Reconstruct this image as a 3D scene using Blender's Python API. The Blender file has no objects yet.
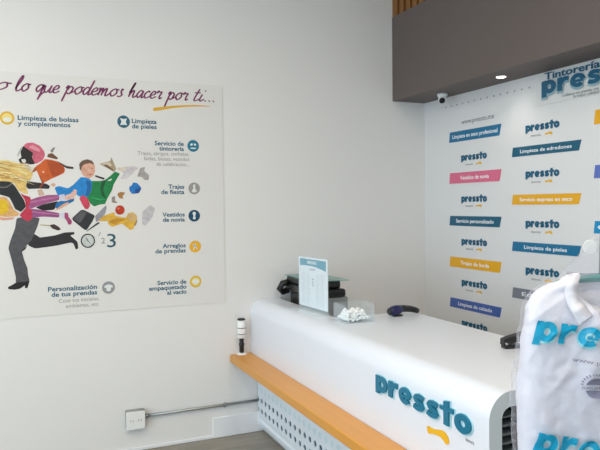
import bpy, bmesh, math, random
from mathutils import Vector, Matrix, noise
random.seed(7)
PI = math.pi
S = bpy.context.scene
COL = S.collection

# ------------------------------------------------------------------ materials
def lin(c):
    c = c / 255.0
    return c / 12.92 if c <= 0.04045 else ((c + 0.055) / 1.055) ** 2.4
def rgb(c): return (lin(c[0]), lin(c[1]), lin(c[2]), 1.0)
MATS = {}
def mat(name, c, rough=0.5, metal=0.0, var=0.04, scale=(6, 6, 6), bump=0.0, bscale=40.0, spec=0.5, coat=0.0, c2=None, detail=3.0):
    if name in MATS: return MATS[name]
    m = bpy.data.materials.new(name); m.use_nodes = True
    nt = m.node_tree; N = nt.nodes; L = nt.links
    b = N['Principled BSDF']
    tc = N.new('ShaderNodeTexCoord'); mp = N.new('ShaderNodeMapping'); mp.inputs['Scale'].default_value = scale
    L.new(tc.outputs['Object'], mp.inputs['Vector'])
    nz = N.new('ShaderNodeTexNoise'); nz.inputs['Scale'].default_value = 1.0; nz.inputs['Detail'].default_value = detail
    L.new(mp.outputs['Vector'], nz.inputs['Vector'])
    mx = N.new('ShaderNodeMix'); mx.data_type = 'RGBA'
    a = rgb(c)
    d = rgb(c2) if c2 else tuple(max(0, v * (1 - 2 * var)) for v in a[:3]) + (1,)
    mx.inputs[6].default_value = a; mx.inputs[7].default_value = d
    L.new(nz.outputs['Fac'], mx.inputs[0]); L.new(mx.outputs[2], b.inputs['Base Color'])
    b.inputs['Roughness'].default_value = rough; b.inputs['Metallic'].default_value = metal
    b.inputs['Specular IOR Level'].default_value = spec; b.inputs['Coat Weight'].default_value = coat; b.inputs['Coat Roughness'].default_value = 0.08
    if bump:
        n2 = N.new('ShaderNodeTexNoise'); n2.inputs['Scale'].default_value = bscale; n2.inputs['Detail'].default_value = 4
        L.new(tc.outputs['Object'], n2.inputs['Vector'])
        bp = N.new('ShaderNodeBump'); bp.inputs['Strength'].default_value = bump; bp.inputs['Distance'].default_value = 0.01
        L.new(n2.outputs['Fac'], bp.inputs['Height']); L.new(bp.outputs['Normal'], b.inputs['Normal'])
    MATS[name] = m
    return m
def ink(c): return mat('print_ink_%d_%d_%d' % c, c, 0.5, var=0.02)
def photo_ink(c): return mat('photo_ink_%d_%d_%d' % c, tuple(min(255, int(v * 1.1 + 6)) for v in c), 0.5, scale=(34, 34, 52), c2=tuple(int(v * 0.78) for v in c), detail=6)
def clear(name, tint=(255, 255, 255), body=0.15, rough=0.1, white=(250, 250, 255), crease=0.0):
    m = bpy.data.materials.new(name); m.use_nodes = True
    nt = m.node_tree; N = nt.nodes; L = nt.links
    b = N['Principled BSDF']; b.inputs['Base Color'].default_value = rgb(white); b.inputs['Roughness'].default_value = rough
    b.inputs['Specular IOR Level'].default_value = 0.8
    nz = N.new('ShaderNodeTexNoise'); nz.inputs['Scale'].default_value = 9.0
    mr = N.new('ShaderNodeMapRange'); mr.inputs['To Min'].default_value = rough * 0.8; mr.inputs['To Max'].default_value = rough * 1.2
    L.new(nz.outputs['Fac'], mr.inputs['Value']); L.new(mr.outputs['Result'], b.inputs['Roughness'])
    if crease:
        n2 = N.new('ShaderNodeTexNoise'); n2.inputs['Scale'].default_value = 16.0; n2.inputs['Detail'].default_value = 5; n2.inputs['Distortion'].default_value = 1.2
        bp = N.new('ShaderNodeBump'); bp.inputs['Strength'].default_value = crease; bp.inputs['Distance'].default_value = 0.02
        L.new(n2.outputs['Fac'], bp.inputs['Height']); L.new(bp.outputs['Normal'], b.inputs['Normal'])
    t = N.new('ShaderNodeBsdfTransparent'); t.inputs['Color'].default_value = rgb(tint)
    fr = N.new('ShaderNodeLayerWeight'); fr.inputs['Blend'].default_value = 0.5
    pw = N.new('ShaderNodeMath'); pw.operation = 'POWER'; pw.inputs[1].default_value = 4.0; L.new(fr.outputs['Facing'], pw.inputs[0])
    ad = N.new('ShaderNodeMath'); ad.operation = 'MULTIPLY_ADD'; ad.inputs[1].default_value = 0.5; ad.inputs[2].default_value = body
    L.new(pw.outputs[0], ad.inputs[0])
    mx = N.new('ShaderNodeMixShader'); L.new(ad.outputs[0], mx.inputs[0]); L.new(t.outputs[0], mx.inputs[1]); L.new(b.outputs[0], mx.inputs[2])
    L.new(mx.outputs[0], N['Material Output'].inputs['Surface'])
    return m
def glow(name, c, st):
    m = bpy.data.materials.new(name); m.use_nodes = True
    b = m.node_tree.nodes['Principled BSDF']; b.inputs['Emission Color'].default_value = rgb(c); b.inputs['Emission Strength'].default_value = st
    return m

# ------------------------------------------------------------------ mesh helpers
def newbm(): return bmesh.new()
def box(bm, x0, x1, y0, y1, z0, z1, mi=0, bevel=0.0, seg=2):
    r = bmesh.ops.create_cube(bm, size=1.0)
    vs = r['verts']
    for v in vs:
        v.co = Vector(((x0 + x1) / 2 + v.co.x * (x1 - x0), (y0 + y1) / 2 + v.co.y * (y1 - y0), (z0 + z1) / 2 + v.co.z * (z1 - z0)))
    fs = {f for v in vs for f in v.link_faces}
    for f in fs: f.material_index = mi
    if bevel:
        es = list({e for v in vs for e in v.link_edges})
        r = bmesh.ops.bevel(bm, geom=es, offset=bevel, segments=seg, affect='EDGES', profile=0.5)
        for f in r['faces']: f.material_index = mi; f.smooth = True
    return vs
def tube(bm, pts, rad, n=10, mi=0, caps=True):
    pts = [Vector(p) for p in pts]
    rads = rad if isinstance(rad, (list, tuple)) else [rad] * len(pts)
    rings = []; up = None
    for i, p in enumerate(pts):
        d = (pts[min(i + 1, len(pts) - 1)] - pts[max(i - 1, 0)]).normalized()
        if up is None:
            up = Vector((0, 0, 1)) if abs(d.z) < 0.9 else Vector((1, 0, 0))
        a = d.cross(up).normalized(); b = a.cross(d).normalized(); up = b
        rings.append([bm.verts.new(p + (a * math.cos(2 * PI * k / n) + b * math.sin(2 * PI * k / n)) * rads[i]) for k in range(n)])
    for i in range(len(rings) - 1):
        for k in range(n):
            f = bm.faces.new((rings[i][k], rings[i][(k + 1) % n], rings[i + 1][(k + 1) % n], rings[i + 1][k])); f.smooth = True; f.material_index = mi
    if caps:
        for rg in (rings[0], rings[-1][::-1]):
            f = bm.faces.new(rg); f.material_index = mi
def lathe(bm, prof, at=(0, 0, 0), n=24, mi=0, axis='Z', smooth=True):
    rings = []
    for r, z in prof:
        ring = []
        for k in range(n):
            a = 2 * PI * k / n
            p = Vector((r * math.cos(a), r * math.sin(a), z))
            if axis == 'Y': p = Vector((p.x, p.z, -p.y))
            if axis == 'X': p = Vector((p.z, p.x, p.y))
            ring.append(bm.verts.new(p + Vector(at)))
        rings.append(ring)
    for i in range(len(rings) - 1):
        for k in range(n):
            f = bm.faces.new((rings[i][k], rings[i][(k + 1) % n], rings[i + 1][(k + 1) % n], rings[i + 1][k])); f.smooth = smooth; f.material_index = mi
    for rg in (rings[0][::-1], rings[-1]):
        f = bm.faces.new(rg); f.material_index = mi
def extrude_poly(bm, pts, a0, a1, place, mi=0, mi_cap=None):
    """closed polygon pts (u,v) swept from a0 to a1; place(u, v, a) -> point"""
    lo = [bm.verts.new(place(u, v, a0)) for u, v in pts]
    hi = [bm.verts.new(place(u, v, a1)) for u, v in pts]
    n = len(pts)
    for i in range(n):
        f = bm.faces.new((lo[i], lo[(i + 1) % n], hi[(i + 1) % n], hi[i])); f.material_index = mi
    for c in (lo[::-1], hi):
        f = bm.faces.new(c); f.material_index = mi if mi_cap is None else mi_cap
def arc(cx, cz, r, a0, a1, n):
    return [(cx + r * math.cos(a0 + (a1 - a0) * i / n), cz + r * math.sin(a0 + (a1 - a0) * i / n)) for i in range(n + 1)]
def chaikin(p, it=1, cut=0.25):
    for _ in range(it):
        q = []
        for i in range(len(p)):
            a, b = p[i], p[(i + 1) % len(p)]
            q += [(a[0] * (1 - cut) + b[0] * cut, a[1] * (1 - cut) + b[1] * cut), (a[0] * cut + b[0] * (1 - cut), a[1] * cut + b[1] * (1 - cut))]
        p = q
    return p
def obj(name, bm, mats, parent=None, smooth_by_angle=False, recalc=True):
    if recalc: bmesh.ops.recalc_face_normals(bm, faces=bm.faces)
    me = bpy.data.meshes.new(name); bm.to_mesh(me); bm.free()
    for m in (mats if isinstance(mats, (list, tuple)) else [mats]): me.materials.append(m)
    o = bpy.data.objects.new(name, me); COL.objects.link(o)
    if parent:
        o.parent = parent
        M = Matrix.Identity(4); q = parent
        while q: M = q.matrix_basis @ M if q.parent is None else q.matrix_parent_inverse @ q.matrix_basis @ M; q = q.parent
        if parent.name not in LOCAL: o.matrix_parent_inverse = M.inverted()
    return o
def tag(o, label, cat, group=None):
    o['label'] = label; o['category'] = cat
    if group: o['group'] = group
    return o
def thing(name, label, cat, loc, group=None, rotz=0.0, local=False):
    """Empty at the base of a thing; local=True: its parts are drawn in its own frame, else in world metres"""
    o = bpy.data.objects.new(name, None); COL.objects.link(o)
    o.location = loc; o.rotation_euler = (0, 0, rotz); o.empty_display_size = 0.05

    return tag(o, label, cat, group)
def struct(name, bm, mats):
    o = obj(name, bm, mats); o['kind'] = 'structure'; return o
def centre(o):
    """move a single-mesh thing's origin to the centre of its base"""
    vs = [v.co for v in o.data.vertices]
    c = Vector(((min(v.x for v in vs) + max(v.x for v in vs)) / 2, (min(v.y for v in vs) + max(v.y for v in vs)) / 2, min(v.z for v in vs)))
    o.data.transform(Matrix.Translation(-c)); o.location = c
    return o

# ------------------------------------------------------------------ lettering
def text_bm(bm, body, size, place, align='LEFT', bold=0.0, depth=0.001, width=None, sx=1.0, shear=0.0, space=1.0, line=1.0, mi=0, res=3):
    """flat letters mapped by place(u, v, h): u along the line, v up, h out of the surface"""
    cu = bpy.data.curves.new('lettering', 'FONT'); cu.body = body; cu.size = size; cu.align_x = align
    cu.offset = bold * size; cu.extrude = depth / 2; cu.shear = shear; cu.resolution_u = res; cu.space_character = space; cu.space_line = line
    o = bpy.data.objects.new('lettering', cu); COL.objects.link(o)
    dg = bpy.context.evaluated_depsgraph_get(); dg.update()
    me = bpy.data.meshes.new_from_object(o.evaluated_get(dg))
    bpy.data.objects.remove(o); bpy.data.curves.remove(cu)
    if len(me.vertices):
        if width:
            xs = [v.co.x for v in me.vertices]; k = width / (max(xs) - min(xs)); x0 = min(xs) if align == 'LEFT' else (max(xs) if align == 'RIGHT' else (max(xs) + min(xs)) / 2)
            for v in me.vertices: v.co.x = (v.co.x - x0) * k
        base = len(bm.verts); vs = [bm.verts.new(place(v.co.x * (1 if width else sx), v.co.y, v.co.z + depth / 2)) for v in me.vertices]
        for p in me.polygons:
            try:
                f = bm.faces.new([vs[i] for i in p.vertices]); f.material_index = mi
            except ValueError: pass
    bpy.data.meshes.remove(me)
def poly_bm(bm, pts, place, h, mi=0, smooth=1, cut=0.25):
    p = chaikin(pts, smooth, cut) if smooth else pts
    vs = [bm.verts.new(place(u, v, h)) for u, v in p]
    f = bm.faces.new(vs); f.material_index = mi

def ell(cx, cy, rx, ry, a0, a1, n=22): return [(cx + rx * math.cos(math.radians(a0 + (a1 - a0) * i / n)), cy + ry * math.sin(math.radians(a0 + (a1 - a0) * i / n))) for i in range(n + 1)]
# heavy lower-case letterforms, x-height 1: (path, half width, closed) strokes and plain polygons
def LETTERS(desc):
    return {
    'p': (1.14, [(ell(.56, .5, .32, .35, 0, 360), .155, True)], [[(.0, .97), (.33, 1.0), (.33, -desc), (.0, -desc)]]),
    'r': (.93, [([(.26, .50), (.38, .72), (.56, .83), (.80, .82)], .155, False)], [[(.04, .97), (.36, 1.0), (.36, 0), (.04, 0)]]),
    'e': (1.10, [(ell(.52, .5, .35, .355, 2, 318), .145, False), ([(.25, .46), (.90, .46)], .085, False)], []),
    's': (1.02, [([(.84, .76), (.70, .83), (.50, .85), (.32, .80), (.24, .70), (.32, .58), (.52, .51), (.72, .43), (.80, .30), (.70, .19), (.50, .15), (.30, .17), (.14, .24)], .138, False)], []),
    't': (.98, [], [[(.30, 1.26), (.63, 1.34), (.63, 0), (.30, 0)], [(.04, .76), (.92, .76), (.92, 1.01), (.04, .96)]]),
    'o': (1.10, [(ell(.54, .5, .35, .345, 0, 360), .16, True)], []),
    }
def grid_cut(P, n=8):
    us = [q[0] for q in P]; vs = [q[1] for q in P]; u0, u1, v0, v1 = min(us), max(us), min(vs), max(vs)
    return [[(u0 + (u1 - u0) * a / 3, v0 + (v1 - v0) * b / n), (u0 + (u1 - u0) * (a + 1) / 3, v0 + (v1 - v0) * b / n), (u0 + (u1 - u0) * (a + 1) / 3, v0 + (v1 - v0) * (b + 1) / n), (u0 + (u1 - u0) * a / 3, v0 + (v1 - v0) * (b + 1) / n)] for a in range(3) for b in range(n)]
def logo_letters(bm, place, width, xh, depth, mi=0, grow=0.0, desc=0.14, shear=0.0, fine=False):
    """solid raised letters p r e s s t o; place(u, v, h)"""
    LT = LETTERS(desc); tot = sum(LT[c][0] for c in 'pressto') - 0.08; kx = width / tot; x = 0.0; n = 0
    g = grow / xh
    for c in 'pressto':
        adv, strokes, polys = LT[c]
        M = lambda u, v: ((x + u + shear * v) * kx, v * xh)
        for path, hw, closed in strokes:
            hw += g; m = len(path) - (1 if closed else 0); L_, R_ = [], []
            for i in range(m):
                a = path[(i - 1) % m] if (closed or i) else path[0]; b = path[(i + 1) % m] if (closed or i < m - 1) else path[-1]
                d = Vector((b[0] - a[0], b[1] - a[1])).normalized(); q = path[i]
                L_.append((q[0] - d.y * hw, q[1] + d.x * hw)); R_.append((q[0] + d.y * hw, q[1] - d.x * hw))
            dz = depth + 0.00002 * n; n += 1
            if fine:
                G = [[bm.verts.new(place(*M(*(L_[i][q] + (R_[i][q] - L_[i][q]) * w / 5 for q in (0, 1))), depth)) for i in range(m)] for w in range(6)]
                for w in range(5):
                    for i in range(m if closed else m - 1):
                        j = (i + 1) % m; bm.faces.new((G[w][i], G[w][j], G[w + 1][j], G[w + 1][i])).material_index = mi
                continue
            V = [[bm.verts.new(place(*M(*s[i]), h)) for i in range(m)] for s, h in ((L_, 0), (L_, dz), (R_, dz), (R_, 0))]
            for i in range(m if closed else m - 1):
                j = (i + 1) % m
                for s in range(4): bm.faces.new((V[s][i], V[s][j], V[(s + 1) % 4][j], V[(s + 1) % 4][i])).material_index = mi
            if not closed:
                for i in (0, m - 1): bm.faces.new([V[s][i] for s in range(4)]).material_index = mi
        for P in polys:
            for _ in range(3 if fine else 0): P = [q for i in range(len(P)) for q in (P[i], ((P[i][0] + P[(i + 1) % len(P)][0]) / 2, (P[i][1] + P[(i + 1) % len(P)][1]) / 2))]
            if fine:                              # split tall stems so that they follow a creased surface
                for P_ in grid_cut(P): 
                    vs = [bm.verts.new(place(*M(u, v), depth)) for u, v in P_]; bm.faces.new(vs).material_index = mi
                continue
            cx = sum(q[0] for q in P) / len(P); cy = sum(q[1] for q in P) / len(P)
            Q = [M(u + math.copysign(g, u - cx), v + math.copysign(g, v - cy)) for u, v in P]
            dz = depth + 0.00002 * n; n += 1
            extrude_poly(bm, Q, 0, dz, place, mi)
        x += adv
MURAL = [
 ('printed_runner', [
  ((38, 35, 41), [(0.08,1.491),(0.104,1.474),(0.118,1.463),(0.208,1.474),(0.263,1.491),(0.324,1.493),(0.326,1.478),(0.298,1.472),(0.343,1.429),(0.347,1.386),(0.332,1.378),(0.317,1.419),(0.302,1.425),(0.206,1.407),(0.087,1.394),(0.044,1.418)]),
  ((80, 80, 85), [(-0.014,1.593),(0.121,1.59),(0.105,1.533),(0.069,1.449),(0.029,1.403),(0.01,1.383),(0.023,1.324),(0.041,1.271),(0.043,1.229),(0.052,1.191),(0.024,1.185),(-0.029,1.182),(-0.028,1.222),(-0.049,1.328),(-0.066,1.401),(-0.056,1.443),(-0.025,1.525)]),
  ((48, 46, 50), [(-0.002,1.378),(0.012,1.388),(0.029,1.403),(0.044,1.413),(0.029,1.389),(0.008,1.376)]),
  ((26, 22, 25), [(-0.029,1.185),(0.024,1.188),(0.052,1.194),(0.038,1.147),(0.023,1.147),(0.024,1.166),(-0.006,1.145),(-0.034,1.141),(-0.072,1.146),(-0.074,1.16),(-0.048,1.173)]),
  ((222, 170, 110), [(-0.139,1.722),(-0.072,1.721),(-0.05,1.69),(-0.028,1.64),(-0.0,1.621),(-0.006,1.602),(-0.075,1.597),(-0.142,1.611)]),
  ((228, 185, 30), [(-0.139,1.709),(-0.072,1.703),(-0.056,1.665),(-0.063,1.628),(-0.091,1.613),(-0.142,1.623)]),
  ((226, 165, 140), [(-0.142,1.611),(-0.075,1.591),(-0.024,1.596),(-0.035,1.581),(-0.087,1.576),(-0.142,1.586)]),
  ((28, 31, 35), [(-0.137,1.827),(-0.047,1.818),(-0.019,1.79),(0.008,1.74),(0.031,1.702),(0.041,1.658),(0.011,1.627),(-0.022,1.646),(-0.039,1.69),(-0.055,1.721),(-0.139,1.747)]),
  ((115, 110, 105), [(-0.127,1.779),(-0.07,1.777),(-0.042,1.796),(-0.03,1.815),(-0.036,1.818),(-0.047,1.799),(-0.073,1.785),(-0.126,1.786)]),
  ((228, 192, 115), [(-0.134,1.95),(-0.1,1.944),(-0.055,1.945),(0.001,1.927),(0.047,1.897),(0.087,1.872),(0.074,1.834),(0.051,1.821),(0.044,1.784),(0.057,1.74),(0.026,1.746),(-0.003,1.765),(-0.024,1.809),(-0.058,1.818),(-0.137,1.821)]),
  ((244, 216, 150), [(-0.123,1.932),(-0.067,1.932),(0.001,1.902),(0.063,1.865),(0.046,1.859),(-0.022,1.89),(-0.124,1.907)]),
  ((196, 152, 78), [(-0.124,1.888),(-0.057,1.883),(-0.0,1.852),(0.039,1.821),(0.022,1.815),(-0.035,1.852),(-0.124,1.87)]),
  ((222, 172, 142), [(0.026,1.84),(0.024,1.832),(0.017,1.827),(0.009,1.827),(0.003,1.832),(0.001,1.84),(0.004,1.848),(0.01,1.853),(0.018,1.853),(0.024,1.848)]),
 ]),
 ('printed_helmet', [
  ((208, 95, 120), [(0.033,2.04),(0.056,2.06),(0.091,2.063),(0.131,2.043),(0.154,2.012),(0.16,1.987),(0.147,1.955),(0.117,1.935),(0.1,1.929),(0.083,1.954),(0.09,1.998),(0.05,2.028)]),
  ((235, 150, 165), [(0.067,2.041),(0.096,2.045),(0.125,2.024),(0.131,2.005),(0.102,2.014),(0.073,2.026)]),
  ((22, 19, 21), [(0.033,2.04),(0.05,2.028),(0.09,1.998),(0.083,1.966),(0.1,1.929),(0.07,1.925),(0.047,1.934),(0.036,1.925),(0.013,1.934),(0.005,1.955),(0.022,1.968),(0.017,2.002)]),
  ((225, 222, 216), [(0.02,1.956),(0.042,1.959),(0.049,1.946),(0.039,1.931),(0.025,1.939)]),
  ((185, 185, 185), [(-0.003,1.983),(0.015,2.021),(0.03,2.037),(0.021,2.015),(0.011,1.99),(0.002,1.974)]),
 ]),
 ('printed_satchel', [
  ((112, 72, 48), [(0.178,1.993),(0.201,2.0),(0.237,1.969),(0.23,1.959),(0.171,1.974)]),
  ((125, 125, 120), [(0.19,2.013),(0.214,2.039),(0.22,2.032),(0.204,2.0)]),
  ((207, 92, 30), [(0.099,1.91),(0.129,1.932),(0.159,1.961),(0.2,1.956),(0.242,1.944),(0.271,1.915),(0.277,1.893),(0.271,1.874),(0.234,1.854),(0.192,1.835),(0.147,1.809),(0.138,1.828),(0.116,1.866)]),
  ((178, 72, 24), [(0.165,1.955),(0.206,1.949),(0.248,1.931),(0.271,1.906),(0.271,1.88),(0.234,1.857),(0.204,1.847),(0.187,1.892)]),
  ((62, 47, 47), [(0.23,1.95),(0.284,1.919),(0.329,1.913),(0.329,1.9),(0.289,1.902),(0.254,1.925)]),
  ((145, 58, 26), [(0.116,1.866),(0.138,1.828),(0.15,1.809),(0.131,1.777),(0.12,1.782),(0.138,1.809)]),
  ((170, 75, 30), [(0.099,1.91),(0.081,1.878),(0.075,1.872),(0.099,1.881),(0.11,1.891)]),
  ((240, 225, 200), [(0.151,1.879),(0.15,1.875),(0.146,1.874),(0.143,1.875),(0.142,1.879),(0.143,1.882),(0.147,1.884),(0.15,1.882)]),
 ]),
 ('printed_cloth', [
  ((38, 32, 37), [(0.051,1.821),(0.085,1.815),(0.161,1.806),(0.185,1.79),(0.178,1.771),(0.125,1.774),(0.055,1.771),(0.044,1.79)]),
  ((222, 172, 142), [(0.185,1.803),(0.209,1.809),(0.221,1.796),(0.203,1.784)]),
  ((205, 172, 150), [(0.108,1.765),(0.137,1.771),(0.151,1.733),(0.118,1.727)]),
 ]),
 ('printed_girl', [
  ((16, 16, 19), [(0.096,1.654),(0.141,1.673),(0.23,1.694),(0.224,1.669),(0.205,1.637),(0.14,1.634)]),
  ((162, 84, 134), [(0.065,1.702),(0.112,1.72),(0.172,1.733),(0.239,1.734),(0.238,1.7),(0.182,1.685),(0.141,1.673),(0.087,1.654),(0.064,1.645),(0.047,1.645)]),
  ((150, 78, 132), [(0.064,1.648),(0.134,1.638),(0.236,1.617),(0.235,1.588),(0.139,1.596),(0.074,1.589),(0.051,1.607)]),
  ((196, 120, 165), [(0.065,1.692),(0.237,1.725),(0.237,1.718),(0.065,1.683)]),
  ((190, 115, 160), [(0.075,1.632),(0.235,1.609),(0.234,1.603),(0.075,1.623)]),
  ((194, 45, 74), [(0.009,1.746),(0.031,1.733),(0.066,1.721),(0.071,1.702),(0.052,1.651),(0.075,1.639),(0.074,1.582),(0.051,1.566),(0.022,1.583),(0.002,1.608),(0.023,1.633),(0.041,1.652),(0.036,1.702)]),
  ((218, 214, 228), [(0.237,1.732),(0.271,1.739),(0.273,1.694),(0.242,1.694)]),
  ((218, 214, 228), [(0.235,1.617),(0.269,1.62),(0.271,1.583),(0.238,1.584)]),
  ((235, 185, 170), [(0.273,1.729),(0.316,1.745),(0.329,1.771),(0.35,1.761),(0.334,1.732),(0.322,1.706),(0.273,1.7)]),
  ((208, 64, 88), [(0.359,1.712),(0.384,1.732),(0.414,1.706),(0.426,1.666),(0.413,1.64),(0.394,1.641),(0.376,1.673)]),
  ((168, 62, 112), [(0.268,1.62),(0.289,1.616),(0.292,1.59),(0.312,1.564),(0.306,1.542),(0.288,1.542),(0.282,1.565),(0.267,1.584)]),
 ]),
 ('printed_backpack', [
  ((12, 128, 66), [(0.429,1.823),(0.492,1.823),(0.523,1.83),(0.556,1.856),(0.588,1.886),(0.62,1.873),(0.594,1.83),(0.577,1.8),(0.567,1.764),(0.534,1.705),(0.52,1.672),(0.489,1.669),(0.45,1.656),(0.426,1.679),(0.402,1.719),(0.415,1.764)]),
  ((5, 82, 42), [(0.504,1.823),(0.53,1.83),(0.509,1.764),(0.527,1.705),(0.502,1.725),(0.491,1.777)]),
  ((40, 165, 95), [(0.439,1.718),(0.489,1.705),(0.527,1.705),(0.489,1.695),(0.439,1.709)]),
  ((228, 226, 220), [(0.536,1.827),(0.568,1.84),(0.562,1.827),(0.549,1.823)]),
 ]),
 ('printed_boy', [
  ((20, 110, 175), [(0.218,1.681),(0.242,1.694),(0.279,1.694),(0.328,1.713),(0.327,1.693),(0.26,1.655),(0.223,1.643),(0.212,1.656)]),
  ((222, 172, 142), [(0.26,1.675),(0.297,1.688),(0.292,1.671),(0.241,1.643),(0.205,1.63),(0.223,1.646)]),
  ((22, 132, 207), [(0.374,1.849),(0.417,1.842),(0.441,1.823),(0.437,1.764),(0.414,1.719),(0.365,1.719),(0.341,1.738),(0.329,1.764),(0.304,1.739),(0.279,1.726),(0.231,1.726),(0.211,1.78),(0.239,1.79),(0.293,1.774),(0.324,1.797),(0.349,1.823)]),
  ((15, 98, 165), [(0.404,1.829),(0.435,1.816),(0.434,1.764),(0.414,1.725),(0.396,1.725),(0.409,1.777)]),
  ((222, 172, 142), [(0.316,1.745),(0.335,1.764),(0.347,1.745),(0.322,1.713),(0.279,1.7),(0.279,1.713)]),
  ((222, 168, 144), [(0.369,1.907),(0.366,1.933),(0.388,1.952),(0.426,1.96),(0.45,1.947),(0.462,1.921),(0.461,1.882),(0.448,1.856),(0.423,1.836),(0.398,1.849),(0.38,1.868)]),
  ((108, 82, 66), [(0.367,1.894),(0.363,1.933),(0.382,1.954),(0.413,1.964),(0.444,1.955),(0.459,1.928),(0.431,1.94),(0.394,1.93),(0.378,1.913),(0.375,1.891)]),
  ((70, 45, 40), [(0.418,1.898),(0.417,1.895),(0.415,1.894),(0.413,1.895),(0.412,1.898),(0.413,1.9),(0.415,1.901),(0.417,1.9)]),
  ((70, 45, 40), [(0.446,1.905),(0.445,1.902),(0.443,1.901),(0.441,1.902),(0.44,1.904),(0.441,1.907),(0.443,1.908),(0.445,1.907)]),
  ((170, 85, 80), [(0.421,1.865),(0.443,1.871),(0.439,1.862),(0.427,1.859)]),
  ((238, 190, 165), [(0.412,1.901),(0.431,1.904),(0.433,1.885),(0.418,1.881)]),
  ((42, 27, 36), [(0.461,1.862),(0.521,1.843),(0.517,1.831),(0.461,1.851)]),
 ]),
 ('printed_books', [
  ((172, 152, 122), [(0.488,1.935),(0.561,1.955),(0.565,1.983),(0.597,1.903),(0.582,1.882),(0.538,1.909)]),
  ((212, 198, 172), [(0.5,1.936),(0.558,1.949),(0.567,1.922),(0.525,1.922)]),
  ((120, 95, 70), [(0.513,1.928),(0.538,1.932),(0.579,1.896),(0.573,1.89)]),
 ]),
 ('printed_papers', [
  ((208, 200, 204), [(0.595,1.91),(0.673,1.921),(0.713,1.924),(0.739,1.911),(0.698,1.871),(0.659,1.837),(0.62,1.837),(0.646,1.877)]),
  ((222, 210, 190), [(0.599,1.91),(0.667,1.919),(0.653,1.897),(0.621,1.887)]),
  ((170, 165, 163), [(0.752,1.912),(0.785,1.919),(0.778,1.892),(0.811,1.865),(0.807,1.831),(0.777,1.831),(0.764,1.851),(0.731,1.854)]),
 ]),
 ('printed_scarf', [
  ((202, 197, 200), [(0.76,1.616),(0.814,1.662),(0.847,1.641),(0.826,1.574),(0.778,1.521),(0.758,1.535)]),
 ]),
 ('printed_blue_box', [
  ((24, 118, 196), [(0.677,1.784),(0.697,1.797),(0.704,1.814),(0.73,1.811),(0.759,1.777),(0.742,1.744),(0.696,1.737),(0.68,1.757)]),
  ((15, 75, 150), [(0.716,1.767),(0.759,1.777),(0.742,1.744),(0.716,1.739)]),
 ]),
 ('printed_butterfly', [
  ((172, 122, 62), [(0.598,1.737),(0.618,1.751),(0.652,1.747),(0.634,1.724),(0.636,1.704),(0.611,1.711)]),
  ((158, 142, 136), [(0.563,1.718),(0.585,1.724),(0.585,1.691),(0.604,1.681),(0.578,1.677),(0.562,1.685)]),
 ]),
 ('printed_laptop', [
  ((42, 42, 47), [(0.307,1.577),(0.375,1.641),(0.456,1.597),(0.436,1.555),(0.397,1.497)]),
  ((88, 88, 92), [(0.319,1.58),(0.375,1.633),(0.406,1.616),(0.361,1.547)]),
  ((62, 62, 68), [(0.397,1.496),(0.474,1.555),(0.486,1.547),(0.403,1.494)]),
  ((152, 152, 162), [(0.455,1.594),(0.526,1.665),(0.529,1.645),(0.519,1.606),(0.474,1.561),(0.461,1.554)]),
 ]),
 ('printed_yellow_dress', [
  ((228, 178, 62), [(0.467,1.561),(0.506,1.593),(0.577,1.618),(0.583,1.592),(0.653,1.577),(0.667,1.61),(0.7,1.616),(0.726,1.589),(0.719,1.549),(0.698,1.502),(0.678,1.496),(0.627,1.541),(0.562,1.519),(0.537,1.54),(0.537,1.559)]),
  ((216, 178, 114), [(0.667,1.61),(0.7,1.616),(0.726,1.589),(0.715,1.552),(0.679,1.553),(0.667,1.577)]),
  ((200, 142, 34), [(0.537,1.553),(0.582,1.577),(0.653,1.57),(0.581,1.537)]),
  ((120, 90, 50), [(0.705,1.529),(0.719,1.552),(0.726,1.576),(0.724,1.549),(0.711,1.522)]),
 ]),
 ('printed_apple', [
  ((192, 52, 22), [(0.645,1.631),(0.643,1.621),(0.639,1.612),(0.632,1.605),(0.623,1.601),(0.614,1.6),(0.604,1.601),(0.596,1.606),(0.589,1.613),(0.585,1.622),(0.584,1.631),(0.586,1.641),(0.59,1.65),(0.597,1.657),(0.605,1.661),(0.615,1.662),(0.624,1.661),(0.633,1.656),(0.639,1.649),(0.643,1.64)]),
  ((230, 120, 80), [(0.613,1.641),(0.611,1.636),(0.607,1.634),(0.602,1.634),(0.598,1.637),(0.597,1.641),(0.599,1.646),(0.603,1.649),(0.607,1.649),(0.611,1.646)]),
 ]),
 ('printed_brush', [
  ((192, 172, 104), [(0.12,1.546),(0.179,1.541),(0.179,1.534),(0.12,1.541)]),
  ((68, 47, 42), [(0.176,1.541),(0.203,1.547),(0.233,1.527),(0.244,1.511),(0.226,1.505),(0.191,1.519)]),
 ]),
 ('printed_clock', [
  ((36, 40, 42), [(0.452,1.432),(0.451,1.421),(0.447,1.412),(0.442,1.403),(0.434,1.396),(0.426,1.39),(0.416,1.387),(0.406,1.386),(0.396,1.388),(0.387,1.392),(0.378,1.398),(0.372,1.405),(0.366,1.414),(0.363,1.424),(0.362,1.435),(0.364,1.445),(0.367,1.455),(0.373,1.464),(0.38,1.471),(0.389,1.476),(0.398,1.48),(0.408,1.48),(0.418,1.479),(0.427,1.475),(0.436,1.469),(0.443,1.462),(0.448,1.453),(0.451,1.442)]),
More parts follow.
